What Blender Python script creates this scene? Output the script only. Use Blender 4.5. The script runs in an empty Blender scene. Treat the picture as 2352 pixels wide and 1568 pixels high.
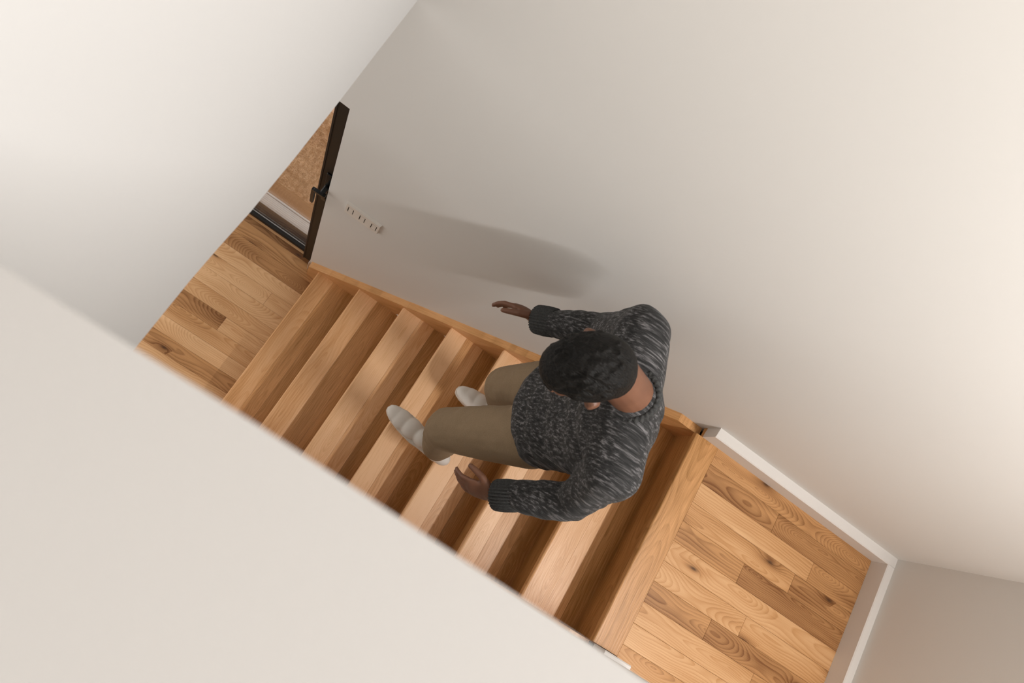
import bpy, bmesh, math, random
import mathutils.noise as mn
from mathutils import Vector, Matrix
random.seed(7)
SC = bpy.context.scene
COL = SC.collection
PI = math.pi

# ------------------------------------------------------------------ camera
CAM = Vector((0.2791, -0.8793, 3.9811))
R = ((0.7953558, 0.5054232, 0.3345989), (0.5706435, -0.8104924, -0.1321669), (0.2043896, 0.2960564, -0.9330463))
cd = bpy.data.cameras.new('camera'); cam = bpy.data.objects.new('camera', cd); COL.objects.link(cam)
cam.matrix_world = Matrix(((R[0][0], -R[1][0], -R[2][0], CAM.x), (R[0][1], -R[1][1], -R[2][1], CAM.y),
                           (R[0][2], -R[1][2], -R[2][2], CAM.z), (0, 0, 0, 1)))
cd.sensor_fit = 'HORIZONTAL'; cd.sensor_width = 36.0; cd.lens = 1591.2 / 2352 * 36; cd.clip_start = 0.02
cd.dof.use_dof = True; cd.dof.focus_distance = 2.45; cd.dof.aperture_fstop = 4.0
SC.camera = cam

# ------------------------------------------------------------------ light
w = bpy.data.worlds.new('world'); SC.world = w; w.use_nodes = True
w.node_tree.nodes['Background'].inputs['Color'].default_value = (1.0, 0.97, 0.93, 1)
w.node_tree.nodes['Background'].inputs['Strength'].default_value = 1.65
ld = bpy.data.lights.new('window_daylight', 'AREA'); ld.shape = 'RECTANGLE'; ld.size = 0.11; ld.size_y = 0.80
ld.energy = 84; ld.color = (1.0, 0.985, 0.97)
lo = bpy.data.objects.new('window_daylight', ld); COL.objects.link(lo)
lo.location = (2.61, -0.86, 4.42); lo.rotation_euler = (0, math.radians(70), 0)

vs = SC.view_settings
SC.display_settings.display_device = 'sRGB'
vs.view_transform = 'Standard'; vs.look = 'None'; vs.gamma = 1; vs.use_curve_mapping = False; vs.exposure = 0.0
SC.cycles.max_bounces = 10; SC.cycles.diffuse_bounces = 6; SC.cycles.caustics_reflective = False; SC.cycles.caustics_refractive = False
SC.cycles.use_denoising = True

# ------------------------------------------------------------------ measures (metres)
D, H, OV = 0.2288, 0.2085, 0.0317          # going, rise, nosing overhang
YW, YB = 0.0334, -0.0088                   # face of the long wall, face of its baseboard
XE, XW = 2.5823, 2.617                     # end wall: baseboard face, wall face
HB = 0.0847                                # baseboard height
XC = -0.0725                               # edge of the long wall at the door
ZL = 8 * H                                 # landing level
YG = -0.885                                # face of the guard wall
XGE = 1.712                                # end of the guard wall
ZG = 3.601                                 # top of the guard wall

# ------------------------------------------------------------------ helpers
def link(name, me, mat=None, parent=None, smooth=False):
    o = bpy.data.objects.new(name, me); COL.objects.link(o)
    if mat: me.materials.append(mat)
    if parent: o.parent = parent
    if smooth:
        for p in me.polygons: p.use_smooth = True
    return o

def from_bm(name, bm, mat=None, parent=None, smooth=False):
    me = bpy.data.meshes.new(name); bmesh.ops.recalc_face_normals(bm, faces=bm.faces); bm.to_mesh(me); bm.free()
    return link(name, me, mat, parent, smooth)

def add_box(bm, x0, x1, y0, y1, z0, z1, bev=0.0):
    vs_ = [bm.verts.new((x, y, z)) for x in (x0, x1) for y in (y0, y1) for z in (z0, z1)]
    f = [bm.faces.new([vs_[i] for i in q]) for q in ((0, 1, 3, 2), (4, 6, 7, 5), (0, 4, 5, 1), (2, 3, 7, 6), (0, 2, 6, 4), (1, 5, 7, 3))]
    if bev > 0:
        ed = list({e for q in f for e in q.edges})
        bmesh.ops.bevel(bm, geom=ed, offset=bev, segments=1, affect='EDGES', profile=0.5)

def box(name, x0, x1, y0, y1, z0, z1, mat, parent=None, bev=0.0, kind=None):
    bm = bmesh.new(); add_box(bm, x0, x1, y0, y1, z0, z1, bev)
    o = from_bm(name, bm, mat, parent)
    if kind: o['kind'] = kind
    return o

def prism(bm, prof, a, b, plane='XZ'):
    """closed outline swept from a to b along the axis not in 'plane'"""
    def P(u, v, t):
        return {'XZ': (u, t, v), 'YZ': (t, u, v), 'XY': (u, v, t)}[plane]
    A = [bm.verts.new(P(u, v, a)) for u, v in prof]; B = [bm.verts.new(P(u, v, b)) for u, v in prof]
    n = len(prof)
    for i in range(n): bm.faces.new((A[i], A[(i + 1) % n], B[(i + 1) % n], B[i]))
    bm.faces.new(A[::-1]); bm.faces.new(B)

def empty(name, loc, label=None, cat=None):
    o = bpy.data.objects.new(name, None); COL.objects.link(o); o.location = loc; o.empty_display_size = .05
    if label: o['label'] = label
    if cat: o['category'] = cat
    return o

def struct(o, label=None):
    o['kind'] = 'structure'
    if label: o['label'] = label
    return o

class NT:
    def __init__(s, name):
        s.m = bpy.data.materials.new(name); s.m.use_nodes = True; s.t = s.m.node_tree
        s.b = s.t.nodes['Principled BSDF']; s.out = s.t.nodes['Material Output']
    def n(s, typ, **kw):
        d = s.t.nodes.new(typ)
        for k, v in kw.items():
            if k in d.inputs: s.put(d.inputs[k], v)
            else: setattr(d, k, v)
        return d
    def put(s, sock, v):
        if isinstance(v, bpy.types.NodeSocket): s.t.links.new(v, sock)
        else: sock.default_value = v
    def math(s, op, a, b=None, c=None, clamp=False):
        d = s.t.nodes.new('ShaderNodeMath'); d.operation = op; d.use_clamp = clamp
        for i, v in enumerate((a, b, c)):
            if v is not None: s.put(d.inputs[i], v)
        return d.outputs[0]
    def ramp(s, fac, stops):
        d = s.t.nodes.new('ShaderNodeValToRGB'); s.put(d.inputs[0], fac); e = d.color_ramp.elements
        while len(e) < len(stops): e.new(0.5)
        for q, (p, c) in zip(e, stops): q.position = p; q.color = c if len(c) == 4 else (*c, 1)
        return d.outputs[0]
    def mix(s, fac, a, b, blend='MIX'):
        d = s.t.nodes.new('ShaderNodeMix'); d.data_type = 'RGBA'; d.blend_type = blend
        s.put(d.inputs[0], fac); s.put(d.inputs[6], a); s.put(d.inputs[7], b)
        return d.outputs[2]
    def noise(s, vec, scale, detail=2.0, rough=0.5, dist=0.0):
        d = s.n('ShaderNodeTexNoise'); s.put(d.inputs['Vector'], vec); d.inputs['Scale'].default_value = scale
        d.inputs['Detail'].default_value = detail; d.inputs['Roughness'].default_value = rough; d.inputs['Distortion'].default_value = dist
        return d.outputs[0]
    def comb(s, x, y, z):
        d = s.t.nodes.new('ShaderNodeCombineXYZ')
        for i, v in enumerate((x, y, z)): s.put(d.inputs[i], v)
        return d.outputs[0]
    def set(s, **kw):
        for k, v in kw.items(): s.put(s.b.inputs[k.replace('_', ' ')], v)
        return s.m
    def bump(s, h, strength=0.2, dist=0.002):
        d = s.n('ShaderNodeBump'); s.put(d.inputs['Height'], h); d.inputs['Strength'].default_value = strength
        d.inputs['Distance'].default_value = dist; s.put(s.b.inputs['Normal'], d.outputs[0])

# ------------------------------------------------------------------ materials
def wood(name, light, mid, dark, knots=True, ringf=128.0, rough=0.42, spec=0.3, ring_amt=0.50, tone_span=1.0, fib_amt=0.34, fib_f=420.0):
    """oak/ash boards: growth rings cut flat (cathedral arches), fibres, knots. Object colour: R tone, G seed, B figure"""
    k = NT(name)
    tc = k.n('ShaderNodeTexCoord').outputs['Object']
    oi = k.n('ShaderNodeObjectInfo')
    sc = k.n('ShaderNodeSeparateColor'); k.put(sc.inputs[0], oi.outputs['Color'])
    tone, seed, fig = sc.outputs[0], sc.outputs[1], sc.outputs[2]
    sp = k.n('ShaderNodeSeparateXYZ'); k.put(sp.inputs[0], tc)
    x, y, z = sp.outputs
    so = k.math('MULTIPLY', seed, 37.0)
    xs = k.math('ADD', x, so)
    # knots
    vor = k.n('ShaderNodeTexVoronoi'); vor.voronoi_dimensions = '2D'; vor.feature = 'F1'
    k.put(vor.inputs['Vector'], k.comb(k.math('MULTIPLY', xs, 2.6), k.math('ADD', k.math('MULTIPLY', y, 8.0), k.math('MULTIPLY', so, 3.1)), 0.0))
    vor.inputs['Scale'].default_value = 1.0
    kd = vor.outputs['Distance']
    vs_ = k.n('ShaderNodeSeparateColor'); k.put(vs_.inputs[0], vor.outputs['Color'])
    kon = k.math('GREATER_THAN', vs_.outputs[0], 0.62 if knots else 2.0)
    kpull = k.math('MULTIPLY', k.math('EXPONENT', k.math('MULTIPLY', k.math('MULTIPLY', kd, kd), -34.0)), kon)
    # rings
    w1 = k.noise(k.comb(k.math('MULTIPLY', xs, 3.0), k.math('MULTIPLY', y, 9.0), so), 1.0, 2.0)
    w2 = k.noise(k.comb(k.math('MULTIPLY', xs, 14.0), k.math('MULTIPLY', y, 40.0), so), 1.0, 2.0)
    yy = k.math('ADD', y, k.math('MULTIPLY', k.math('SUBTRACT', seed, 0.5), 0.07))
    yy = k.math('ADD', yy, k.math('MULTIPLY', k.math('SUBTRACT', w1, 0.5), 0.060))
    yy = k.math('ADD', yy, k.math('MULTIPLY', k.math('SUBTRACT', w2, 0.5), 0.006))
    a = k.noise(k.comb(k.math('MULTIPLY', xs, 1.5), so, 0.0), 1.0, 1.0)
    a = k.math('MULTIPLY', k.math('SUBTRACT', a, 0.5), k.math('ADD', 0.12, k.math('MULTIPLY', fig, 0.35)))
    g = k.math('SQRT', k.math('ADD', k.math('MULTIPLY', yy, yy), k.math('MULTIPLY', a, a)))
    g = k.math('ADD', g, k.math('MULTIPLY', kpull, 0.03))
    fr = k.math('FRACT', k.math('ADD', k.math('MULTIPLY', g, k.math('MULTIPLY', k.math('ADD', 0.65, k.math('MULTIPLY', k.math('FRACT', k.math('MULTIPLY', seed, 7.31)), 0.7)), ringf)), k.math('MULTIPLY', w1, 0.8)))
    late = k.ramp(fr, [(0.0, (0, 0, 0)), (0.35, (0.08, 0.08, 0.08)), (0.78, (0.75, 0.75, 0.75)), (0.9, (1, 1, 1)), (1.0, (0, 0, 0))])
    # fibres and broad colour drift
    fib = k.noise(k.comb(k.math('MULTIPLY', xs, 9.0), k.math('MULTIPLY', y, fib_f), k.math('MULTIPLY', z, 300.0)), 1.0, 3.0, 0.6)
    drift = k.noise(k.comb(k.math('MULTIPLY', xs, 1.6), k.math('MULTIPLY', y, 16.0), so), 1.0, 2.0)
    band = k.math('MULTIPLY', late, ring_amt * 0.62)
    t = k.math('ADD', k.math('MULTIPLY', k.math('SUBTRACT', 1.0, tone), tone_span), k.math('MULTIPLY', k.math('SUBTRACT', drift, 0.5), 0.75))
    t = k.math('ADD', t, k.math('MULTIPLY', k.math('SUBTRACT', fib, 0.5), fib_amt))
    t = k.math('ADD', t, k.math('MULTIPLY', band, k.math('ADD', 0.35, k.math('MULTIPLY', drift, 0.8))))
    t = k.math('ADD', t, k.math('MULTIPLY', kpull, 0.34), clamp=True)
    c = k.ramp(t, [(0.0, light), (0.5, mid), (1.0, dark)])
    core = k.math('MULTIPLY', k.math('EXPONENT', k.math('MULTIPLY', k.math('MULTIPLY', kd, kd), -420.0)), kon)
    c = k.mix(k.math('MULTIPLY', core, 0.85), c, (0.035, 0.014, 0.006, 1))
    k.put(k.b.inputs['Base Color'], c)
    k.put(k.b.inputs['Roughness'], k.math('ADD', rough - 0.06, k.math('MULTIPLY', fib, 0.14)))
    k.b.inputs['Specular IOR Level'].default_value = spec
    k.bump(k.math('SUBTRACT', k.math('MULTIPLY', fib, 0.6), k.math('MULTIPLY', late, 0.4)), 0.22, 0.0008)
    return k.m

M = {}
M['plank'] = wood('oak_plank', (0.720, 0.450, 0.240), (0.500, 0.260, 0.105), (0.180, 0.070, 0.020))
M['stair'] = wood('oak_stair', (0.810, 0.500, 0.272), (0.605, 0.312, 0.122), (0.310, 0.142, 0.034), knots=False, ringf=120, rough=0.38, spec=0.45, ring_amt=0.32, fib_amt=0.80, fib_f=300.0)
M['deck'] = wood('deck_board', (0.500, 0.285, 0.150), (0.380, 0.195, 0.090), (0.220, 0.100, 0.040), knots=False, rough=0.7)

def paint(name, col, rough=0.6, bump=0.05, var=0.02):
    k = NT(name); tc = k.n('ShaderNodeTexCoord').outputs['Object']
    n = k.noise(tc, 2.2, 3.0); f = k.noise(tc, 160.0, 2.0)
    lo_ = tuple(v * (1 - var) for v in col) + (1,); hi = tuple(min(1, v * (1 + var)) for v in col) + (1,)
    k.put(k.b.inputs['Base Color'], k.mix(n, lo_, hi)); k.b.inputs['Roughness'].default_value = rough
    k.b.inputs['Specular IOR Level'].default_value = 0.3
    k.bump(f, bump, 0.001)
    return k.m
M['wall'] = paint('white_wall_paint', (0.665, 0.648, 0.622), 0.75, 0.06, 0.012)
M['header'] = paint('header_wall_dimmed_white', (0.500, 0.492, 0.482), 0.75, 0.06, 0.012)  # white wall paint, darkened in colour to offset strong window light on it
M['cap'] = paint('guard_cap_dimmed_white', (0.470, 0.456, 0.442), 0.75, 0.06, 0.012)  # cap colour also lowered to hold back overexposure, not a separate paint
M['trim'] = paint('white_trim_paint', (0.680, 0.650, 0.620), 0.4, 0.02, 0.01)
M['plastic'] = paint('white_plastic', (0.690, 0.655, 0.610), 0.35, 0.0, 0.005)
M['gap'] = paint('dark_gap', (0.030, 0.020, 0.013), 0.9, 0.0)
M['bronze'] = paint('dark_bronze_metal', (0.007, 0.0042, 0.0024), 0.5, 0.02, 0.1)
M['black'] = paint('black_metal', (0.006, 0.006, 0.006), 0.3, 0.0, 0.1)
M['rubber'] = paint('black_rubber', (0.010, 0.010, 0.010), 0.6, 0.0, 0.1)
M['shoe'] = paint('white_shoe_leather', (0.720, 0.680, 0.630), 0.55, 0.05, 0.03)
M['sole'] = paint('white_rubber_sole', (0.700, 0.660, 0.600), 0.6, 0.02, 0.02)
M['lining'] = paint('pale_pocket_lining', (0.600, 0.560, 0.470), 0.85, 0.05, 0.03)
M['eye'] = paint('eye_white', (0.75, 0.72, 0.68), 0.2, 0, 0.01)
M['paving'] = paint('pinkish_paving', (0.72, 0.46, 0.32), 0.9, 0.2, 0.1)
M['soil'] = paint('dry_soil', (0.480, 0.280, 0.130), 0.95, 0.4, 0.25)

def alu():
    k = NT('ribbed_aluminium'); tc = k.n('ShaderNodeTexCoord').outputs['Object']
    sp = k.n('ShaderNodeSeparateXYZ'); k.put(sp.inputs[0], tc)
    n = k.noise(tc, 60.0, 3.0)
    k.put(k.b.inputs['Base Color'], k.mix(n, (0.74, 0.70, 0.67, 1), (0.88, 0.84, 0.81, 1)))
    k.b.inputs['Metallic'].default_value = 0.0; k.b.inputs['Roughness'].default_value = 0.45
    return k.m
M['alu'] = alu()

def glass():
    k = NT('window_glass'); t = k.t
    tr = k.n('ShaderNodeBsdfTransparent'); gl = k.n('ShaderNodeBsdfGlossy'); gl.inputs['Roughness'].default_value = 0.02
    fr = k.n('ShaderNodeFresnel'); fr.inputs[0].default_value = 1.45
    mx = k.n('ShaderNodeMixShader'); t.links.new(k.math('MULTIPLY', fr.outputs[0], 0.6), mx.inputs[0])
    t.links.new(tr.outputs[0], mx.inputs[1]); t.links.new(gl.outputs[0], mx.inputs[2]); t.links.new(mx.outputs[0], k.out.inputs[0])
    return k.m
M['glass'] = glass()

def grass_mat():
    k = NT('dry_grass'); tc = k.n('ShaderNodeTexCoord').outputs['Object']
    n = k.ramp(k.noise(tc, 42.0, 3.0), [(0.36, (0, 0, 0)), (0.62, (1, 1, 1))]); n2 = k.noise(tc, 7.0, 2.0)
    c = k.mix(n, (0.460, 0.255, 0.125, 1), (0.920, 0.650, 0.420, 1)); c = k.mix(k.math('MULTIPLY', n2, 0.4), c, (0.62, 0.36, 0.18, 1))
    k.put(k.b.inputs['Base Color'], c); k.b.inputs['Roughness'].default_value = 0.9
    return k.m
M['grass'] = grass_mat()

def knit():
    k = NT('charcoal_heather_knit'); tc = k.n('ShaderNodeTexCoord').outputs['Object']
    mp = k.n('ShaderNodeMapping'); k.put(mp.inputs[0], tc); mp.inputs['Rotation'].default_value = (0, -0.35, 0.1); mp.inputs['Scale'].default_value = (8, 150, 62)
    n = k.noise(mp.outputs[0], 1.0, 3.0, 0.7); n2 = k.noise(tc, 14.0, 2.0)
    c = k.ramp(n, [(0.33, (0.012, 0.012, 0.012)), (0.52, (0.042, 0.041, 0.041)), (0.72, (0.270, 0.258, 0.264))])
    c = k.mix(k.math('MULTIPLY', n2, 0.5), c, (0.020, 0.020, 0.020, 1))
    k.put(k.b.inputs['Base Color'], c); k.b.inputs['Roughness'].default_value = 0.9
    k.b.inputs['Specular IOR Level'].default_value = 0.2; k.b.inputs['Sheen Weight'].default_value = 0.08; k.b.inputs['Sheen Roughness'].default_value = 0.5
    k.bump(n, 0.5, 0.003)
    return k.m
M['knit'] = knit()

def rib():
    k = NT('charcoal_ribbed_cuff'); tc = k.n('ShaderNodeTexCoord').outputs['Object']
    n = k.noise(tc, 180.0, 2.0)
    k.put(k.b.inputs['Base Color'], k.mix(n, (0.006, 0.007, 0.007, 1), (0.070, 0.070, 0.068, 1))); k.b.inputs['Roughness'].default_value = 0.95
    k.bump(n, 0.6, 0.003)
    return k.m
M['rib'] = rib()

def cloth(name, a, b, scale=260.0):
    k = NT(name); tc = k.n('ShaderNodeTexCoord').outputs['Object']
    n = k.noise(tc, scale, 2.0); n2 = k.noise(tc, 9.0, 3.0)
    c = k.mix(n, (*a, 1), (*b, 1)); c = k.mix(k.math('MULTIPLY', n2, 0.35), c, (*[v * 0.8 for v in a], 1))
    k.put(k.b.inputs['Base Color'], c); k.b.inputs['Roughness'].default_value = 0.9
    k.bump(n2, 0.35, 0.012)
    return k.m
M['khaki'] = cloth('khaki_cotton', (0.205, 0.140, 0.078), (0.300, 0.215, 0.130))

def skin():
    k = NT('brown_skin'); tc = k.n('ShaderNodeTexCoord').outputs['Object']
    n = k.noise(tc, 22.0, 3.0); f = k.noise(tc, 300.0, 2.0)
    k.put(k.b.inputs['Base Color'], k.mix(n, (0.120, 0.048, 0.025, 1), (0.210, 0.092, 0.050, 1))); k.b.inputs['Roughness'].default_value = 0.5
    k.b.inputs['Subsurface Weight'].default_value = 0.08; k.b.inputs['Subsurface Radius'].default_value = (0.01, 0.004, 0.002)
    k.bump(f, 0.15, 0.001)
    return k.m
M['skin'] = skin()

def hairm():
    k = NT('black_hair'); tc = k.n('ShaderNodeTexCoord').outputs['Object']
    mp = k.n('ShaderNodeMapping'); k.put(mp.inputs[0], tc); mp.inputs['Scale'].default_value = (60, 240, 160)
    n = k.noise(mp.outputs[0], 1.0, 3.0)
    k.put(k.b.inputs['Base Color'], k.mix(n, (0.002, 0.0018, 0.0016, 1), (0.009, 0.0075, 0.006, 1))); k.b.inputs['Roughness'].default_value = 0.6; k.b.inputs['Specular IOR Level'].default_value = 0.2
    k.bump(n, 0.8, 0.006)
    return k.m
M['hair'] = hairm()

# ------------------------------------------------------------------ the setting: walls
T = 0.20
def multi_box(name, boxes, mat, label):
    bm = bmesh.new()
    for b in boxes: add_box(bm, *b)
    return struct(from_bm(name, bm, mat), label)

DX0, DZ1 = -1.00, 2.018                     # door opening: left edge and top
ZT = 5.3
# long wall with the door opening at its left end
multi_box('wall_back', [(XC, XW + T, YW, YW + T, -0.3, ZT), (DX0, XC, YW, YW + T, DZ1, ZT), (-1.7, DX0, YW, YW + T, -0.3, ZT)], M['wall'],
          'long white wall beside the stairs')
# header wall above the foot of the stairs (its lower edge is very slightly uneven)
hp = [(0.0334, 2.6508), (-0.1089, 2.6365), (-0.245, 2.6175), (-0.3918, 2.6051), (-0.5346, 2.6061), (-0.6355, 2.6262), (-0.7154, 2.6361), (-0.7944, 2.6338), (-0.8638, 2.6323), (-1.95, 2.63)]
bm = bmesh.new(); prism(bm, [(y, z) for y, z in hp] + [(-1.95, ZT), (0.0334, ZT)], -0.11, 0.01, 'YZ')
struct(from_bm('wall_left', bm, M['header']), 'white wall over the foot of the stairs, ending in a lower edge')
# lower room ceiling behind the header
struct(box('ceiling', -1.7, -0.11, -1.95, YW, 2.64, 2.70, M['wall']), 'ceiling of the lower room')
struct(box('ceiling', -1.7, XW + T, -2.15, YW + T, ZT, ZT + .1, M['wall']), 'ceiling of the upper storey')
# end wall with a high window
WY0, WY1, WZ0, WZ1 = -1.36, -0.40, 4.12, 4.60
multi_box('wall_right', [(XW, XW + T, -2.1, YW, -0.3, WZ0), (XW, XW + T, -2.1, YW, WZ1, ZT), (XW, XW + T, -2.1, WY0, WZ0, WZ1), (XW, XW + T, WY1, YW, WZ0, WZ1)],
          M['wall'], 'white wall at the far end of the landing')
win = struct(empty('window_1', (XW + 0.15, (WY0 + WY1) / 2, (WZ0 + WZ1) / 2)), 'high window over the landing')
bm = bmesh.new()
for b in ((0, .05, WY0, WY1, WZ0, WZ0 + .04), (0, .05, WY0, WY1, WZ1 - .04, WZ1), (0, .05, WY0, WY0 + .04, WZ0 + .04, WZ1 - .04), (0, .05, WY1 - .04, WY1, WZ0 + .04, WZ1 - .04)):
    add_box(bm, XW + .10 + b[0], XW + .10 + b[1], *b[2:])
fo = from_bm('window_frame', bm, M['bronze']); fo.parent = win; fo.matrix_parent_inverse = Matrix.Translation(-win.location)
go = box('window_pane', XW + .120, XW + .126, WY0 + .035, WY1 - .035, WZ0 + .035, WZ1 - .035, M['glass'], win); go.matrix_parent_inverse = Matrix.Translation(-win.location)
# outer wall of the second flight (not in view)
multi_box('wall_front', [(-1.7, XW + T, -2.15, -1.95, -0.3, ZT)], M['wall'], 'white wall on the far side of the stairwell')
# guard wall between the flights, its cap just under the camera
gw = multi_box('wall_guard', [(0.01, XGE, -1.09, YG, -0.02, ZG - 0.05)], M['wall'], 'white guard wall between the two flights')
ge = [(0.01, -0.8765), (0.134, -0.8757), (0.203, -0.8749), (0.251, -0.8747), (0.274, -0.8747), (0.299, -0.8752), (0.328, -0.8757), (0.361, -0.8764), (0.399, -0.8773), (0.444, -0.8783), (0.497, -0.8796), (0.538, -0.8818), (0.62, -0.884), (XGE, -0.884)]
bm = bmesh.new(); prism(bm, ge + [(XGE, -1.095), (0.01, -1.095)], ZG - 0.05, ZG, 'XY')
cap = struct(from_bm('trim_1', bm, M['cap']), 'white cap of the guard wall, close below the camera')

# upper flight behind the guard wall, rising from the landing towards the header
multi_box('floor', [(1.60 - (i + 1) * D, 1.60 - i * D, -1.95, -1.09, ZL + i * H - .12, ZL + (i + 1) * H) for i in range(7)]
          + [(0.03, 1.66, -1.95, -1.09, 1.30, 1.50)], M['stair'], 'oak steps of the upper flight behind the guard wall')
# baseboards
def base_prof(t, h): return [(0, 0), (t, 0), (t, h - 0.006), (t - 0.006, h), (0, h)]
bm = bmesh.new(); prof = [(YW, ZL), (YB, ZL), (YB, ZL + HB - .004), (YB + .004, ZL + HB), (YW, ZL + HB)]
prism(bm, prof, 1.640, XW, 'YZ')
for v in bm.verts:                                   # chamfered left end
    if v.co.x < 1.7: v.co.x = 1.634 if v.co.y > 0.01 else 1.630 + 0.0
struct(from_bm('baseboard_back', bm, M['trim']), 'white baseboard along the long wall on the landing')
bm = bmesh.new(); prism(bm, [(XW, ZL), (XE, ZL), (XE, ZL + HB - .004), (XE + .004, ZL + HB), (XW, ZL + HB)], -1.95, YB, 'XZ')
struct(from_bm('baseboard_right', bm, M['trim']), 'white baseboard along the end wall of the landing')
bm = bmesh.new(); prism(bm, [(YG, ZL), (-0.8705, ZL), (-0.8705, ZL + .080), (-0.8745, ZL + HB), (YG, ZL + HB)], 1.612, 1.727, 'YZ')
struct(from_bm('baseboard_front', bm, M['trim']), 'short white baseboard at the end of the guard wall')
bm = bmesh.new(); add_box(bm, XC - 0.004, XC, 0.024, YW + .012, 0, 0.15, .002)
struct(from_bm('trim_2', bm, M['trim']), 'small white corner piece beside the door')

# ------------------------------------------------------------------ floors, plank by plank
def tint(o, tone, fig=None, seed=None):
    o.color = (tone, random.random() if seed is None else seed, random.random() if fig is None else fig, 1)

def board(name, x0, x1, y0, y1, z0, z1, mat, parent, tone, fig=None, seed=None, bev=0.0008, along='x', gap=0.0003):
    """a board with its own origin; local x runs along its grain"""
    cx, cy, cz = (x0 + x1) / 2, (y0 + y1) / 2, z1
    L, W = (x1 - x0, y1 - y0) if along == 'x' else (y1 - y0, x1 - x0)
    bm = bmesh.new(); add_box(bm, -L / 2 + gap, L / 2 - gap, -W / 2 + gap, W / 2 - gap, z0 - z1, 0, bev)
    o = from_bm(name, bm, mat, parent)
    if along == 'y': o.rotation_euler.z = PI / 2
    o.location = (cx, cy, cz); tint(o, tone, fig, seed)
    return o

lower = struct(box('floor', -1.7, 0.03, -1.95, YW + .085, -0.10, -0.02, M['gap']), 'lower floor of wide oak planks at the foot of the stairs')
landing = struct(box('floor', 1.655, XW, -1.95, YW, ZL - 0.12, ZL - 0.02, M['gap']), 'landing floor of oak planks at the top of the stairs')
PW = 0.0832
# lower floor: rows from the door towards the guard wall
rows = [(0.0505, [(-1.7, .22, .5)]), (-0.032, [(-1.7, .62, .3)]), (-0.115, [(-1.7, .34, .9)]), (-0.198, [(-1.7, .88, .4)]),
        (-0.281, [(-1.7, .90, .9), (-0.146, .80, .2)]), (-0.364, [(-1.7, 1.0, .95)]), (-0.447, [(-1.7, .74, .5)]),
        (-0.530, [(-1.7, .36, .8), (-0.255, .82, .5)]), (-0.613, [(-1.7, .62, .2)]), (-0.696, [(-1.7, .98, .6)]),
        (-0.779, [(-1.7, .52, .95)]), (-0.862, [(-1.7, .82, .4)]), (-0.945, [(-1.7, .6, .4)]), (-1.03, [(-1.7, .6, .4)])]
for y0, segs in rows:
    y1 = y0 + 0.083 if y0 < 0.05 else 0.083
    for i, (x0, tone, fig) in enumerate(segs):
        x1 = segs[i + 1][0] if i + 1 < len(segs) else 0.010
        board('plank', x0, x1, y0, y1, -0.02, 0.0, M['plank'], lower, tone, fig)
board('plank', -1.7, XC - 0.002, 0.0835, 0.112, -0.02, 0.0, M['stair'], lower, .72, .2)
# landing floor
lrows = [(-0.0789, [(None, .52, .6)]), (None, [(None, .36, .8), (2.084, .30, .5)]), (None, [(None, .72, .15), (2.324, .38, .6)]),
         (None, [(None, .62, .5), (2.264, .34, .4)]), (None, [(None, .50, .9), (2.033, .20, .5)]), (None, [(None, .66, .8)]),
         (None, [(None, .70, .95), (2.136, .62, .4)]), (None, [(None, .38, .5), (2.0015, .32, .8)]), (None, [(None, .68, .6), (2.266, .5, .5)]),
         (None, [(None, .78, .7)]), (None, [(None, .58, .9)]), (None, [(None, .6, .4)]), (None, [(None, .5, .4)])] + [(None, [(None, .4 + .09 * (i_ % 5), .4)]) for i_ in range(10)]
XB = 7 * D + 0.1111
for k_, (_, segs) in enumerate(lrows):
    y0 = -0.0789 - k_ * 0.0826; y1 = y0 + 0.0826 if k_ else YW
    for i, (x0, tone, fig) in enumerate(segs):
        x0 = XB if x0 is None else x0
        x1 = segs[i + 1][0] if i + 1 < len(segs) else XW
        board('plank', x0, x1, y0, y1, ZL - 0.02, ZL, M['plank'], landing, tone, fig)

# ------------------------------------------------------------------ the staircase
st = empty('staircase', (0, -0.42, 0), 'oak staircase of seven treads climbing between the white walls to the landing', 'staircase')
def under(o):
    o.location -= st.location
    return o
Y0S, Y1S = -0.873, 0.002
TT = 0.030
def nose_board(name, x0, x1, ztop, tone, seed=None, y0=Y0S, y1=Y1S, fig=.5):
    """board with a rounded front edge, front at x0; grain along y"""
    L = y1 - y0; Wd = x1 - x0; r = 0.007
    prof = []
    for i in range(5): t = PI / 2 * i / 4; prof.append((Wd / 2 - r + r * math.sin(t) - 0 * r, -r + r * math.cos(t)))
    prof += [(Wd / 2, -TT + .004), (Wd / 2 - .004, -TT), (-Wd / 2 + .0003, -TT), (-Wd / 2 + .0003, 0)]
    bm = bmesh.new(); prism(bm, prof, -L / 2, L / 2, 'YZ')     # local y -> -world x after rotation
    o = from_bm(name, bm, M['stair'], st); o.rotation_euler.z = PI / 2
    o.location = ((x0 + x1) / 2, (y0 + y1) / 2, ztop); tint(o, tone, fig, seed); under(o)
    return o
shade_tones = {1: (.60, .40, .26), 2: (.74, .36, .22), 3: (.98, .70, .16), 4: (1.02, .58, .12), 5: (1.05, .62, .12), 6: (.88, .50, .20), 7: (.72, .56, .22)}  # light painted into strip tones: bright lit fronts, dark shaded backs by the riser
fr_ = {1: (.36, .30), 2: (.42, .33), 3: (.40, .30), 4: (.33, .36), 5: (.36, .33), 6: (.30, .40), 7: (.40, .30)}
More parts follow.
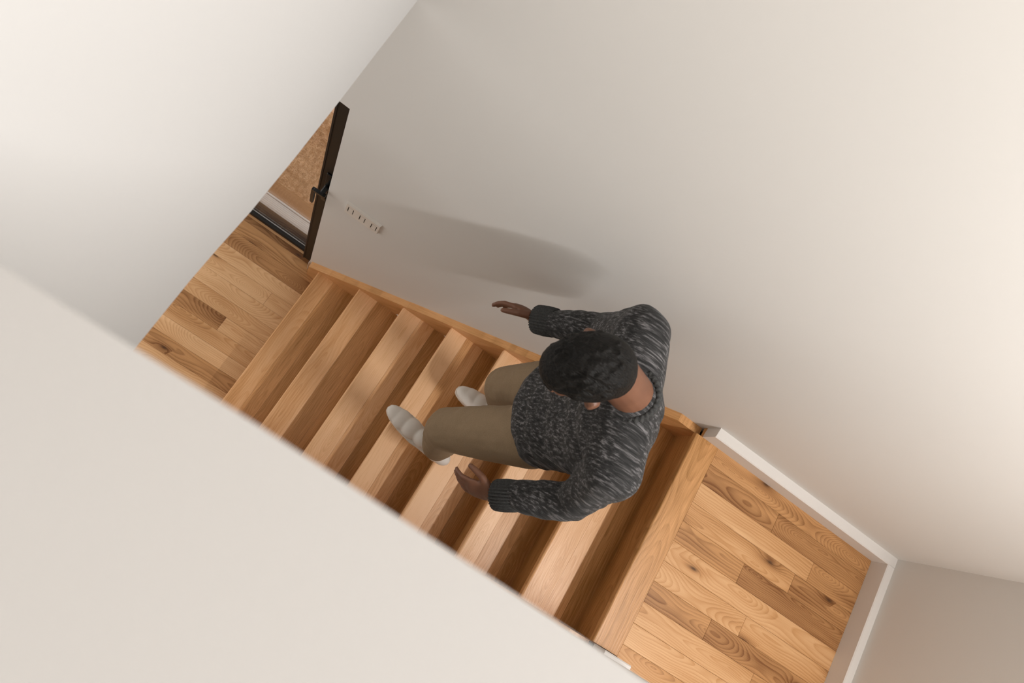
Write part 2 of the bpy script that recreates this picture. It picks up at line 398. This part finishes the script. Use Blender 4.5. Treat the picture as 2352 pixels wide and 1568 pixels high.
for k_ in range(1, 8):
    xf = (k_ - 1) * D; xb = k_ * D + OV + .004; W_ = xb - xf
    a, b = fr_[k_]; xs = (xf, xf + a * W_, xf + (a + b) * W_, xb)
    tr = nose_board('tread', xs[0], xs[1], k_ * H, shade_tones[k_][0])
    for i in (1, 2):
        s_ = board('tread_strip', xs[i], xs[i + 1], Y0S, Y1S, k_ * H - TT, k_ * H, M['stair'], None, shade_tones[k_][i], along='y', gap=0.0002, bev=0.0003)
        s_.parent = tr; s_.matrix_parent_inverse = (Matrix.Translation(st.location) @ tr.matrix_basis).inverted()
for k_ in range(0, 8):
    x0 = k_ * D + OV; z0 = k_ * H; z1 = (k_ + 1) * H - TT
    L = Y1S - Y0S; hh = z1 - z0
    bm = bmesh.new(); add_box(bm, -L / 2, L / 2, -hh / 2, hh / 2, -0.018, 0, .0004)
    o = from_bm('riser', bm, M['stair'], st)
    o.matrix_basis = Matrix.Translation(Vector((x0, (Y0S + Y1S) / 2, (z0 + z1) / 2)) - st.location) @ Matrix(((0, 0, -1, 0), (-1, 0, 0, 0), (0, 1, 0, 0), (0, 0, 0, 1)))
    tint(o, .08 + .08 * (k_ % 3), .4)  # low riser tone paints in the shade below each nosing
nose_board('landing_nosing', 7 * D, 7 * D + 0.1111, ZL, .36, y0=-0.868, y1=YB)
board('landing_nosing', 7 * D + 0.03, 7 * D + 0.1111, YB, YW, ZL - .02, ZL, M['stair'], landing, .55, along='y')
# stringers: sloped skirt boards
def stringer(y0, y1, joint):
    def zt(x): return 0.181 + 0.9113 * (x + 0.06)
    def seg(name, xa, xb, dz, tone):
        cx = (xa + xb) / 2; cz = zt(cx); ang = math.atan(0.9113)
        pts = [(xa, zt(xa) - (.22 if xa > 0 else zt(xa)) ), (xa, zt(xa) + dz), (min(xb, 1.5264), zt(min(xb, 1.5264)) + dz)]
        if xb > 1.53: pts += [(1.634, 1.6300), (1.634, 1.40)]
        else: pts += [(xb, zt(xb) - .22)]
        if xa < 0: pts.insert(0, (0.22, 0.0))
        c_, s_ = math.cos(ang), math.sin(ang)
        loc = [((x - cx) * c_ + (z - cz) * s_, -(x - cx) * s_ + (z - cz) * c_) for x, z in pts]
        bm = bmesh.new()
        # local x along the slope, local y across, z = thickness
        prism(bm, loc, y0 - y1, 0, 'XY')
        o = from_bm(name, bm, M['stair'], st)
        # world from local: x -> slope dir, y -> up-normal, z -> -Y(front)   (front face at y0)
        o.matrix_basis = Matrix.Translation(Vector((cx, y0, cz)) - st.location) @ Matrix(((c_, -s_, 0, 0), (0, 0, -1, 0), (s_, c_, 0, 0), (0, 0, 0, 1)))
        tint(o, tone, .2); return o
    seg('stringer', -0.0605, joint, 0.0, .50); seg('stringer', joint, 1.611, 0.004, .52)
stringer(0.0, YW, 0.466)
def stringer_guard():
    def zt(x): return 0.181 + 0.9113 * (x + 0.06)
    pts = [(0.22, 0), (-0.0605, 0), (-0.0605, zt(-.0605)), (1.5264, zt(1.5264)), (1.611, 1.63), (1.611, 1.40)]
    cx, cz = .8, zt(.8); ang = math.atan(0.9113); c_, s_ = math.cos(ang), math.sin(ang)
    loc = [((x - cx) * c_ + (z - cz) * s_, -(x - cx) * s_ + (z - cz) * c_) for x, z in pts]
    bm = bmesh.new(); prism(bm, loc, 0, 0.0125, 'XY')
    o = from_bm('stringer', bm, M['stair'], st)
    o.matrix_basis = Matrix.Translation(Vector((cx, YG, cz)) - st.location) @ Matrix(((c_, -s_, 0, 0), (0, 0, 1, 0), (s_, c_, 0, 0), (0, 0, 0, 1)))
    if o.matrix_basis.determinant() < 0:
        for v in o.data.vertices: v.co.z *= 1
    tint(o, .62, .2)
stringer_guard()

# ------------------------------------------------------------------ door and what lies outside
door = struct(empty('door_1', (-0.5, 0.09, 0)), 'glazed door with a dark metal frame at the foot of the stairs')
def dpart(name, x0, x1, y0, y1, z0, z1, mat, bev=0.002, parent=door):
    o = box(name, x0, x1, y0, y1, z0, z1, mat, bev=bev)
    o.parent = parent; o.matrix_parent_inverse = parent.matrix_world.inverted() if parent is not door else Matrix.Translation(-door.location)
    return o
SY0, SY1 = 0.060, 0.118                       # door leaf
dpart('door_jamb', -0.0785, XC, YW + .012, 0.13, 0.0, DZ1, M['bronze'])
dpart('door_jamb', DX0, DX0 + .03, YW + .012, 0.13, 0.0, DZ1, M['bronze'])
dpart('door_head', DX0, XC, YW + .012, 0.13, DZ1 - .03, DZ1 + .001, M['bronze'])
dpart('door_stile', -0.131, -0.0795, SY0, SY1, 0.045, DZ1 - .032, M['bronze'], .004)
dpart('door_stile', DX0 + .032, DX0 + .075, SY0, SY1, 0.045, DZ1 - .032, M['bronze'], .004)
dpart('bottom_rail', DX0 + .075, -0.131, 0.095, 0.150, 0.004, 0.042, M['bronze'], .003)
dpart('top_rail', DX0 + .075, -0.131, SY0, SY1, DZ1 - .075, DZ1 - .032, M['bronze'], .003)
dpart('glass_pane', DX0 + .07, -0.126, 0.108, 0.114, 0.036, DZ1 - .07, M['glass'], 0)
dpart('glazing_bead', DX0 + .075, -0.131, 0.1165, 0.1205, 0.042, 0.046, M['alu'], 0)
dpart('bottom_track', DX0, XC, 0.150, 0.186, -0.012, 0.010, M['black'], .002)
dpart('floor_seal', DX0, XC, 0.113, 0.1165, -0.004, 0.003, M['alu'], 0)
dpart('glazing_bead', -0.1290, -0.1205, 0.0570, 0.0615, 0.045, DZ1 - .034, M['bronze'], .0015)
sill = struct(empty('trim_3', (-0.55, 0.22, 0)), 'ribbed pale metal door sill outside the glass')
for i in range(6):
    y = 0.188 + i * 0.0105
    o = box('sill_rib', -1.7, XC + .4, y, y + 0.0098, -0.03, -0.002 - 0.0004 * i, M['alu'], bev=.0012); o.parent = sill; o.matrix_parent_inverse = Matrix.Translation(-sill.location)
o = box('sill_edge', -1.7, XC + .4, 0.252, 0.264, -0.03, 0.001, M['alu'], bev=.003); o.parent = sill; o.matrix_parent_inverse = Matrix.Translation(-sill.location)
# handle
hd = dpart('door_handle', -0.1040, -0.0800, 0.0525, 0.0605, 1.10, 1.40, M['black'], .003)
bm = bmesh.new()
def tube(bm, pts, r, n=10):
    rings = []
    for i, p in enumerate(pts):
        p = Vector(p); a = Vector(pts[max(i - 1, 0)]); b = Vector(pts[min(i + 1, len(pts) - 1)]); d = (b - a).normalized()
        u = d.orthogonal().normalized(); v = d.cross(u)
        if rings:                                    # keep frames aligned
            u = (pu - d * pu.dot(d)).normalized(); v = d.cross(u)
        pu = u
        rr = r[i] if isinstance(r, (list, tuple)) else r
        rings.append([bm.verts.new(p + u * rr * math.cos(2 * PI * j / n) + v * rr * math.sin(2 * PI * j / n)) for j in range(n)])
    for A, B in zip(rings, rings[1:]):
        for j in range(n): bm.faces.new((A[j], A[(j + 1) % n], B[(j + 1) % n], B[j]))
    bm.faces.new(rings[0][::-1]); bm.faces.new(rings[-1])
tube(bm, [(-0.088, 0.054, 1.287), (-0.088, 0.012, 1.287)], 0.0105)
tube(bm, [(-0.070, 0.012, 1.288), (-0.080, 0.010, 1.288), (-0.118, 0.010, 1.284), (-0.124, 0.010, 1.280)], 0.0105, 4)
tube(bm, [(-0.1215, 0.010, 1.290), (-0.121, 0.008, 1.23), (-0.119, 0.006, 1.155)], [.0095, .0095, .0088], 4)
tube(bm, [(-0.092, 0.054, 1.150), (-0.092, 0.044, 1.150)], 0.0095)
g = from_bm('lever', bm, M['black']); g.parent = hd; g.matrix_parent_inverse = Matrix.Translation(-door.location)
g.matrix_parent_inverse = (Matrix.Translation(door.location) @ hd.matrix_parent_inverse @ hd.matrix_basis).inverted()

# outside: timber edge, dry lawn, paving
for i, (a, b, tn) in enumerate(((0.266, 0.330, .62), (0.3315, 0.346, .45))):
    pass
edge = empty('garden_edging', (-0.6, 0.30, -0.02), 'reddish timber edging board between the door sill and the dry lawn', 'edging board')
o = board('edging_board', -1.9, 0.5, 0.266, 0.330, -0.06, -0.006, M['deck'], edge, .70, .4); o.location -= edge.location
o = board('edging_board', -1.9, 0.5, 0.3305, 0.348, -0.06, -0.012, M['deck'], edge, .50, .3); o.location -= edge.location
soil = struct(box('ground', -2.4, 1.4, 0.34, 2.4, -0.30, -0.05, M['soil']), 'bare soil under the dry lawn')
pav = struct(box('path', -2.4, 1.4, 0.902, 1.7, -0.052, -0.035, M['paving']), 'pinkish paved path beyond the dry lawn')
rg = random.Random(3); V = []; F = []
for i in range(15000):
    x = rg.uniform(-0.85, -0.05); y = rg.uniform(0.350, 0.895)
    a = rg.uniform(0, 2 * PI); h_ = rg.uniform(0.004, 0.020); w_ = rg.uniform(0.0010, 0.0022); le = rg.uniform(0.010, 0.026)
    dx, dy = math.cos(a), math.sin(a); b0 = len(V); z = -0.051
    V += [(x - dy * w_, y + dx * w_, z), (x + dy * w_, y - dx * w_, z), (x + dx * le * .5 + dy * w_ * .8, y + dy * le * .5 - dx * w_ * .8, z + h_),
          (x + dx * le * .5 - dy * w_ * .8, y + dy * le * .5 + dx * w_ * .8, z + h_), (x + dx * le, y + dy * le, z + h_ * .75)]
    F += [(b0, b0 + 1, b0 + 2, b0 + 3), (b0 + 3, b0 + 2, b0 + 4)]
me = bpy.data.meshes.new('dry_lawn'); me.from_pydata(V, [], F)
lw = link('dry_lawn', me, M['grass']); lw['kind'] = 'stuff'; lw['label'] = 'strip of dry straw-coloured grass outside the glazed door'; lw['category'] = 'grass'

# ------------------------------------------------------------------ light switch
sw = empty('light_switch', (0.0915, YW, 1.292), 'white three-gang light switch plate on the long wall near the door', 'light switch')
def spart(name, x0, x1, y0, y1, z0, z1, mat, bev, parent=None):
    o = box(name, x0, x1, y0, y1, z0, z1, mat, parent or sw, bev); return o
bm = bmesh.new()
SWW, SWH = 0.160, 0.104
cut = [(-0.054, 0.0), (0.0, 0.0), (0.054, 0.0)]
xs_ = [-SWW / 2, -.067, -.041, -.013, .013, .041, .067, SWW / 2]; zo = .026
add_box(bm, -SWW / 2, SWW / 2, -.010, 0, zo, SWH / 2); add_box(bm, -SWW / 2, SWW / 2, -.010, 0, -SWH / 2, -zo)
for i in (0, 2, 4, 6): add_box(bm, xs_[i], xs_[i + 1], -.010, 0, -zo, zo)
bmesh.ops.remove_doubles(bm, verts=bm.verts, dist=1e-5)
for v in bm.verts:
    if v.co.y < -.005 and (abs(v.co.x) > SWW / 2 - 1e-4): v.co.x *= .955
    if v.co.y < -.005 and (abs(v.co.z) > SWH / 2 - 1e-4): v.co.z *= .93
from_bm('cover_plate', bm, M['plastic'], sw)
for i in (1, 3, 5):
    spart('recess', xs_[i], xs_[i + 1], -.0078, 0, -zo, zo, M['gap'], 0)
    m_ = (xs_[i] + xs_[i + 1]) / 2; w2_ = (xs_[i + 1] - xs_[i]) / 2 - .0034
    bm = bmesh.new(); prism(bm, [(-.002, -zo + .0002), (-.0098, -zo + .0002), (-.0088, 0.0), (-.0092, zo - .0042), (-.002, zo - .0042)], m_ - w2_, m_ + w2_, 'YZ')
    from_bm('rocker', bm, M['plastic'], sw)

# ------------------------------------------------------------------ the person
S0 = 5 * H
def sphere(bm, c, r, rot=None, seg=20, ring=14):
    m = Matrix.Translation(Vector(c)) @ (rot.to_4x4() if rot else Matrix.Identity(4)) @ Matrix.Diagonal((*(r if hasattr(r, '__len__') else (r, r, r)), 1))
    bmesh.ops.create_uvsphere(bm, u_segments=seg, v_segments=ring, radius=1, matrix=m)

def chain(bm, pts, rad, n=18, step=0.012):
    """tapered limb through pts with radius per point, as overlapping balls and a tube"""
    P = [Vector(p) for p in pts]
    fine, rr = [], []
    for i in range(len(P) - 1):
        L = (P[i + 1] - P[i]).length; m = max(2, int(L / step))
        for j in range(m):
            t = j / m; fine.append(P[i].lerp(P[i + 1], t)); rr.append(rad[i] * (1 - t) + rad[i + 1] * t)
    fine.append(P[-1]); rr.append(rad[-1])
    tube(bm, fine, rr, n)
    for i in range(len(P)): sphere(bm, P[i], rad[i], None, n, 10)

def remesh(name, bm, mat, parent, vox, smooth_it=6, factor=0.5, post=None):
    me = bpy.data.meshes.new(name + '_raw'); bmesh.ops.recalc_face_normals(bm, faces=bm.faces); bm.to_mesh(me); bm.free()
    o = bpy.data.objects.new(name + '_raw', me); COL.objects.link(o)
    m = o.modifiers.new('r', 'REMESH'); m.mode = 'VOXEL'; m.voxel_size = vox; m.adaptivity = 0
    s = o.modifiers.new('s', 'SMOOTH'); s.iterations = smooth_it; s.factor = factor
    dg = bpy.context.evaluated_depsgraph_get(); dg.update()
    res = bpy.data.meshes.new_from_object(o.evaluated_get(dg)); res.name = name
    bpy.data.objects.remove(o); bpy.data.meshes.remove(me)
    if post:
        for v in res.vertices: v.co = post(v.co.copy())
    return link(name, res, mat, parent, True)

def q(x, y, z): return Vector((x, y, S0 + z))
# joints
pel = q(.965, -.345, .90)
hipR, knR, anR = q(.960, -.255, .86), q(.895, -.255, .46), q(1.045, -.272, .085)
hipL, knL, anL = q(.955, -.440, .86), q(.785, -.515, .50), q(.865, -.548, .105)
che = q(1.005, -.325, 1.18); nek = q(.955, -.318, 1.395)
shR, elR, wrR = q(.925, -.140, 1.325), q(.925, -.085, 1.050), q(.775, -.105, .865)
shL, elL, wrL = q(1.035, -.490, 1.325), q(1.090, -.566, 1.080), q(.950, -.652, .885)
HC = q(.772, -.376, 1.515)                                       # centre of the skull
pitch = math.radians(38); yaw = math.radians(33)
# head frame: fx = face forward, fy = his left, fz = crown
RH = Matrix.Rotation(PI + yaw, 3, 'Z') @ Matrix.Rotation(pitch, 3, 'Y')
def hd_(x, y, z): return HC + RH @ Vector((x, y, z))

bm = bmesh.new()
# trunk
RT = Matrix.Rotation(math.radians(-72), 3, 'Z')
sphere(bm, pel, (.165, .112, .12), Matrix.Rotation(math.radians(-86), 3, 'Z'))
sphere(bm, pel.lerp(che, .5), (.145, .098, .16), RT); sphere(bm, che, (.165, .112, .17), RT)
sphere(bm, che + Vector((-.03, 0, .10)), (.185, .085, .08), RT)
chain(bm, [nek + Vector((.03, 0, -.08)), nek, hd_(-.045, 0, -.075)], [.062, .056, .058])
# arms, legs
for a, b, c in ((shR, elR, wrR), (shL, elL, wrL)): chain(bm, [a, a.lerp(b, .4), b, b.lerp(c, .3), c], [.056, .048, .038, .040, .027])
for a, b, c in ((hipR, knR, anR), (hipL, knL, anL)): chain(bm, [a, b, b.lerp(c, .3), c], [.082, .056, .055, .036])
# feet (inside the shoes)
toeR = q(.872, -.274, .032); heeR = q(1.085, -.272, .034); toeL = q(.665, -.512, .040); heeL = q(.905, -.556, .045)
dn = Vector((0, 0, -.008))
chain(bm, [anR, heeR], [.034, .026]); chain(bm, [heeR + dn, toeR + dn], [.024, .016]); chain(bm, [anL, heeL], [.034, .026]); chain(bm, [heeL + dn, toeL + dn], [.024, .016])
# head: skull, face, jaw, nose, lips, ears
sphere(bm, hd_(-.008, 0, .012), (.096, .076, .102), RH, 32, 24); sphere(bm, hd_(.030, 0, -.052), (.062, .060, .070), RH, 24, 18)
sphere(bm, hd_(.048, 0, -.098), (.036, .038, .026), RH)
chain(bm, [hd_(.084, 0, .004), hd_(.100, 0, -.022), hd_(.107, 0, -.040)], [.011, .013, .017], 12, .006)
for s in (-1, 1):
    sphere(bm, hd_(.095, s * .014, -.044), (.012, .010, .009), RH)
    sphere(bm, hd_(.078, s * .030, .012), (.016, .024, .010), RH); sphere(bm, hd_(.066, s * .040, -.030), (.022, .020, .018), RH)
    sphere(bm, hd_(-.008, s * .079, -.018), (.020, .007, .033), RH @ Matrix.Rotation(s * .35, 3, 'Z')); sphere(bm, hd_(-.012, s * .086, -.006), (.017, .006, .022), RH @ Matrix.Rotation(s * .35, 3, 'Z'))
sphere(bm, hd_(.086, 0, -.066), (.011, .024, .006), RH); sphere(bm, hd_(.084, 0, -.076), (.011, .021, .007), RH)

def hand(bm, wr, fdir, pdir, side, curl=.35):
    """palm with four unequal bent fingers and a thumb; fdir along fingers, pdir out of the palm"""
    f = fdir.normalized(); p = (pdir - f * pdir.dot(f)).normalized(); s = f.cross(p) * side    # s: towards the thumb
    Rm = Matrix((f, s, p)).transposed()
    c = wr + f * .050
    sphere(bm, c, (.050, .040, .017), Rm); sphere(bm, c + f * .022, (.030, .042, .014), Rm); sphere(bm, wr + f * .015, (.034, .028, .020), Rm)
    for off, ln, rr in ((.030, .072, .0090), (.0105, .081, .0094), (-.0095, .075, .0090), (-.028, .058, .0080)):
        b = c + f * .036 + s * off; a1 = curl * .55; a2 = curl * 1.4; a3 = curl * 2.0; sp_ = s * off * .35
        d1 = (f * math.cos(a1) + p * math.sin(a1) + sp_).normalized(); d2 = (f * math.cos(a2) + p * math.sin(a2) + sp_).normalized(); d3 = (f * math.cos(a3) + p * math.sin(a3) + sp_).normalized()
        p1 = b + d1 * ln * .45; p2 = p1 + d2 * ln * .32; p3 = p2 + d3 * ln * .23
        chain(bm, [b - f * .012, b, p1, p2, p3], [rr, rr, rr * .95, rr * .88, rr * .76], 10, .006)
    b = wr + f * .022 + s * .024
    t1 = b + (f * .62 + s * .70 + p * .25).normalized() * .040; t2 = t1 + (f * .88 + s * .38 + p * .30).normalized() * .030; t3 = t2 + (f * .95 + s * .15 + p * .35).normalized() * .022
    chain(bm, [b, t1, t2, t3], [.0145, .0118, .0105, .0088], 10, .006)
hand(bm, wrL + (wrL - elL).normalized() * .012, Vector((-.74, -.18, -.60)), Vector((.25, .92, -.35)), -1, .38)
hand(bm, wrR + (wrR - elR).normalized() * .012, Vector((-.80, .10, -.52)), Vector((.10, -.92, -.40)), 1, .38)
person = remesh('person', bm, M['skin'], None, 0.0042, 4, 0.5)
person['label'] = 'person in charcoal knit sweater and khaki trousers stepping down the oak stairs'
person['category'] = 'person'

# hair: cap over the crown, shorter at the sides
bm = bmesh.new()
sphere(bm, hd_(-.020, 0, .030), (.100, .080, .096), RH, 32, 24); sphere(bm, hd_(.030, 0, .055), (.066, .062, .060), RH, 24, 18)
sphere(bm, hd_(-.050, 0, -.012), (.064, .071, .082), RH, 24, 18)
rh = random.Random(5)
for i in range(220):
    a = rh.uniform(0, 2 * PI); e = rh.uniform(.25, 1.5)
    sphere(bm, hd_(-.014 + .097 * math.cos(e) * math.cos(a), .079 * math.cos(e) * math.sin(a), .034 + .095 * math.sin(e)), (.016, .0035, .004), RH @ Matrix.Rotation(rh.uniform(-.5, .5), 3, 'Z') @ Matrix.Rotation(rh.uniform(-.6, .6), 3, 'Y'), 8, 6)
RHI = RH.transposed()
def hairline(co):
    p = RHI @ (co - HC)
    lim = .060 if p.x > .055 else (.016 if p.x > -.030 else -.046)       # forehead, temples, nape
    lim += mn.noise(p * 55.0) * .009 + mn.noise(p * 160.0) * .006
    t = min(1.0, max(0.0, (lim - p.z) / .022))
    return HC + (co - HC) * (1 - .22 * t)
remesh('hair', bm, M['hair'], person, 0.0042, 1, 0.5, hairline)
for s in (-1, 1):
    bm = bmesh.new(); sphere(bm, hd_(.082, s * .031, -.004), .0115); sphere(bm, hd_(.0925, s * .031, -.005), .0045)
    from_bm('eye', bm, M['eye'], person, True)
    bm = bmesh.new(); chain(bm, [hd_(.093, s * .014, .020), hd_(.092, s * .032, .025), hd_(.080, s * .048, .019)], [.004, .0045, .003], 8, .005); from_bm('eyebrow', bm, M['hair'], person, True)

# sweater
bm = bmesh.new()
sphere(bm, pel + Vector((-.005, 0, .03)), (.192, .142, .105), Matrix.Rotation(math.radians(-84), 3, 'Z')); sphere(bm, pel.lerp(che, .32), (.186, .140, .14), Matrix.Rotation(math.radians(-80), 3, 'Z'))
sphere(bm, pel.lerp(che, .62), (.184, .135, .17), RT); sphere(bm, che, (.192, .138, .18), RT); sphere(bm, che + Vector((-.025, 0, .11)), (.205, .106, .085), RT)
chain(bm, [che + Vector((-.02, 0, .14)), nek + Vector((.012, 0, -.020))], [.10, .072])
for a, b, c in ((shR, elR, wrR), (shL, elL, wrL)):
    d = (c - b)
    chain(bm, [che + Vector((-.02, 0, .10)) * 1.0 + (a - che) * .35, a, a.lerp(b, .45), b, b.lerp(c, .35), b.lerp(c, .72), b.lerp(c, .90)], [.085, .078, .066, .058, .057, .050, .040])
import mathutils.noise as mn
def fold(co):
    n = mn.noise(co * 9.0) * .010 + mn.noise(Vector((co.x * 14, co.y * 22, co.z * 30))) * .006
    d = (co - Vector((1.0, -.33, co.z))); d.z = 0
    if d.length > 1e-4: co = co + d.normalized() * n
    return co
sweater = remesh('sweater', bm, M['knit'], person, 0.007, 5, 0.5, fold)
# ribbed collar, hem and cuffs
def ringband(name, c, axis, rx, ry, h, ribs, mat, parent, amp=.0025, side=None):
    ax = axis.normalized(); u = (side - ax * side.dot(ax)).normalized() if side else ax.orthogonal().normalized(); v = ax.cross(u)
    bm = bmesh.new(); n = ribs * 4; lv = [(-.5, .93), (-.42, 1.0), (0, 1.04), (.42, 1.0), (.5, .93)]; R_ = []
    for t, s in lv:
        ring = []
        for j in range(n):
            a = 2 * PI * j / n; k = s + (amp / rx) * (1 if j % 4 < 2 else -1)
            ring.append(bm.verts.new(c + ax * h * t + u * rx * k * math.cos(a) + v * ry * k * math.sin(a)))
        R_.append(ring)
    for A, B in zip(R_, R_[1:]):
        for j in range(n): bm.faces.new((A[j], A[(j + 1) % n], B[(j + 1) % n], B[j]))
    # inner wall so the band has thickness
    inner = [[bm.verts.new(c + (w_.co - c) * .9) for w_ in R_[0]], [bm.verts.new(c + (w_.co - c) * .9) for w_ in R_[-1]]]
    for j in range(n):
        bm.faces.new((R_[0][(j + 1) % n], R_[0][j], inner[0][j], inner[0][(j + 1) % n])); bm.faces.new((R_[-1][j], R_[-1][(j + 1) % n], inner[1][(j + 1) % n], inner[1][j]))
        bm.faces.new((inner[0][(j + 1) % n], inner[0][j], inner[1][j], inner[1][(j + 1) % n]))
    return from_bm(name, bm, mat, parent, True)
for b, c in ((elR, wrR), (elL, wrL)):
    ringband('cuff', b.lerp(c, .90), c - b, .046, .046, .080, 30, M['rib'], sweater)
ringband('collar', nek + Vector((.000, 0, -.004)), hd_(-.045, 0, -.075) - nek + Vector((0, 0, .06)), .070, .072, .034, 30, M['rib'], sweater)

# trousers
bm = bmesh.new()
sphere(bm, pel + Vector((0, 0, -.03)), (.176, .125, .10), Matrix.Rotation(math.radians(-86), 3, 'Z'))
for a, b, c in ((hipR, knR, anR), (hipL, knL, anL)):
    e = b.lerp(c, .86)
    chain(bm, [a, a.lerp(b, .5), b, b.lerp(c, .3), b.lerp(c, .6), e], [.103, .094, .080, .076, .068, .062])
def crease(co):
    return co + Vector((1, .3, 0)) * (mn.noise(Vector((co.x * 16, co.y * 16, co.z * 20))) * .006 + mn.noise(Vector((co.x * 40, co.y * 40, co.z * 60))) * .0015)
trousers = remesh('trousers', bm, M['khaki'], person, 0.007, 5, 0.5, crease)
# pocket edge showing its pale lining on the left thigh
tdir = (knL - hipL).normalized()
pc = hipL.lerp(knL, .42) + Vector((.010, -.072, .050))
bm = bmesh.new(); up_ = Vector((.25, -.90, .36)).normalized(); sd = tdir.cross(up_).normalized()
sphere(bm, pc, (.050, .018, .006), Matrix((tdir, sd, up_)).transposed(), 16, 10)
from_bm('pocket', bm, M['lining'], trousers, True)['label'] = 'pale pocket lining'

# shoes
def shoe(heel, toe, ank):
    f = (toe - heel).normalized(); up = Vector((0, 0, 1)); up = (up - f * up.dot(f)).normalized(); s = up.cross(f)
    Rm = Matrix((f, s, up)).transposed(); L = (toe - heel).length
    b = heel - up * .018
    bm = bmesh.new()
    for t, w_, h_, z in ((-.02, .036, .040, .020), (.16, .038, .044, .024), (.40, .039, .040, .020), (.66, .044, .033, .014), (.88, .043, .027, .010), (1.0, .034, .022, .008)):
        sphere(bm, b + f * L * t + up * z, (.050, w_, h_), Rm)
    chain(bm, [ank + up * .022, heel + f * .02 + up * .015], [.046, .044])
    o = remesh('shoe', bm, M['shoe'], person, 0.0045, 4)
    n = 28; out = []
    for j in range(n):
        a = 2 * PI * j / n; ca, sa = math.cos(a), math.sin(a)
        x = (L / 2 + .050) * ca; wd = .047 if ca > 0 else .041
        out.append((x, wd * (1 if sa > 0 else -1) * abs(sa) ** .75))
    bm = bmesh.new(); prism(bm, out, -.012, .014, 'XY')
    bmesh.ops.bevel(bm, geom=[e for e in bm.edges if abs(e.verts[0].co.z - e.verts[1].co.z) < 1e-6], offset=.004, segments=2, affect='EDGES')
    cen = heel.lerp(toe, .5) - up * .024
    bm.transform(Matrix.Translation(cen) @ Rm.to_4x4())
    from_bm('sole', bm, M['sole'], o)
    return o
shoe(heeR, toeR, anR); shoe(heeL, toeL, anL)
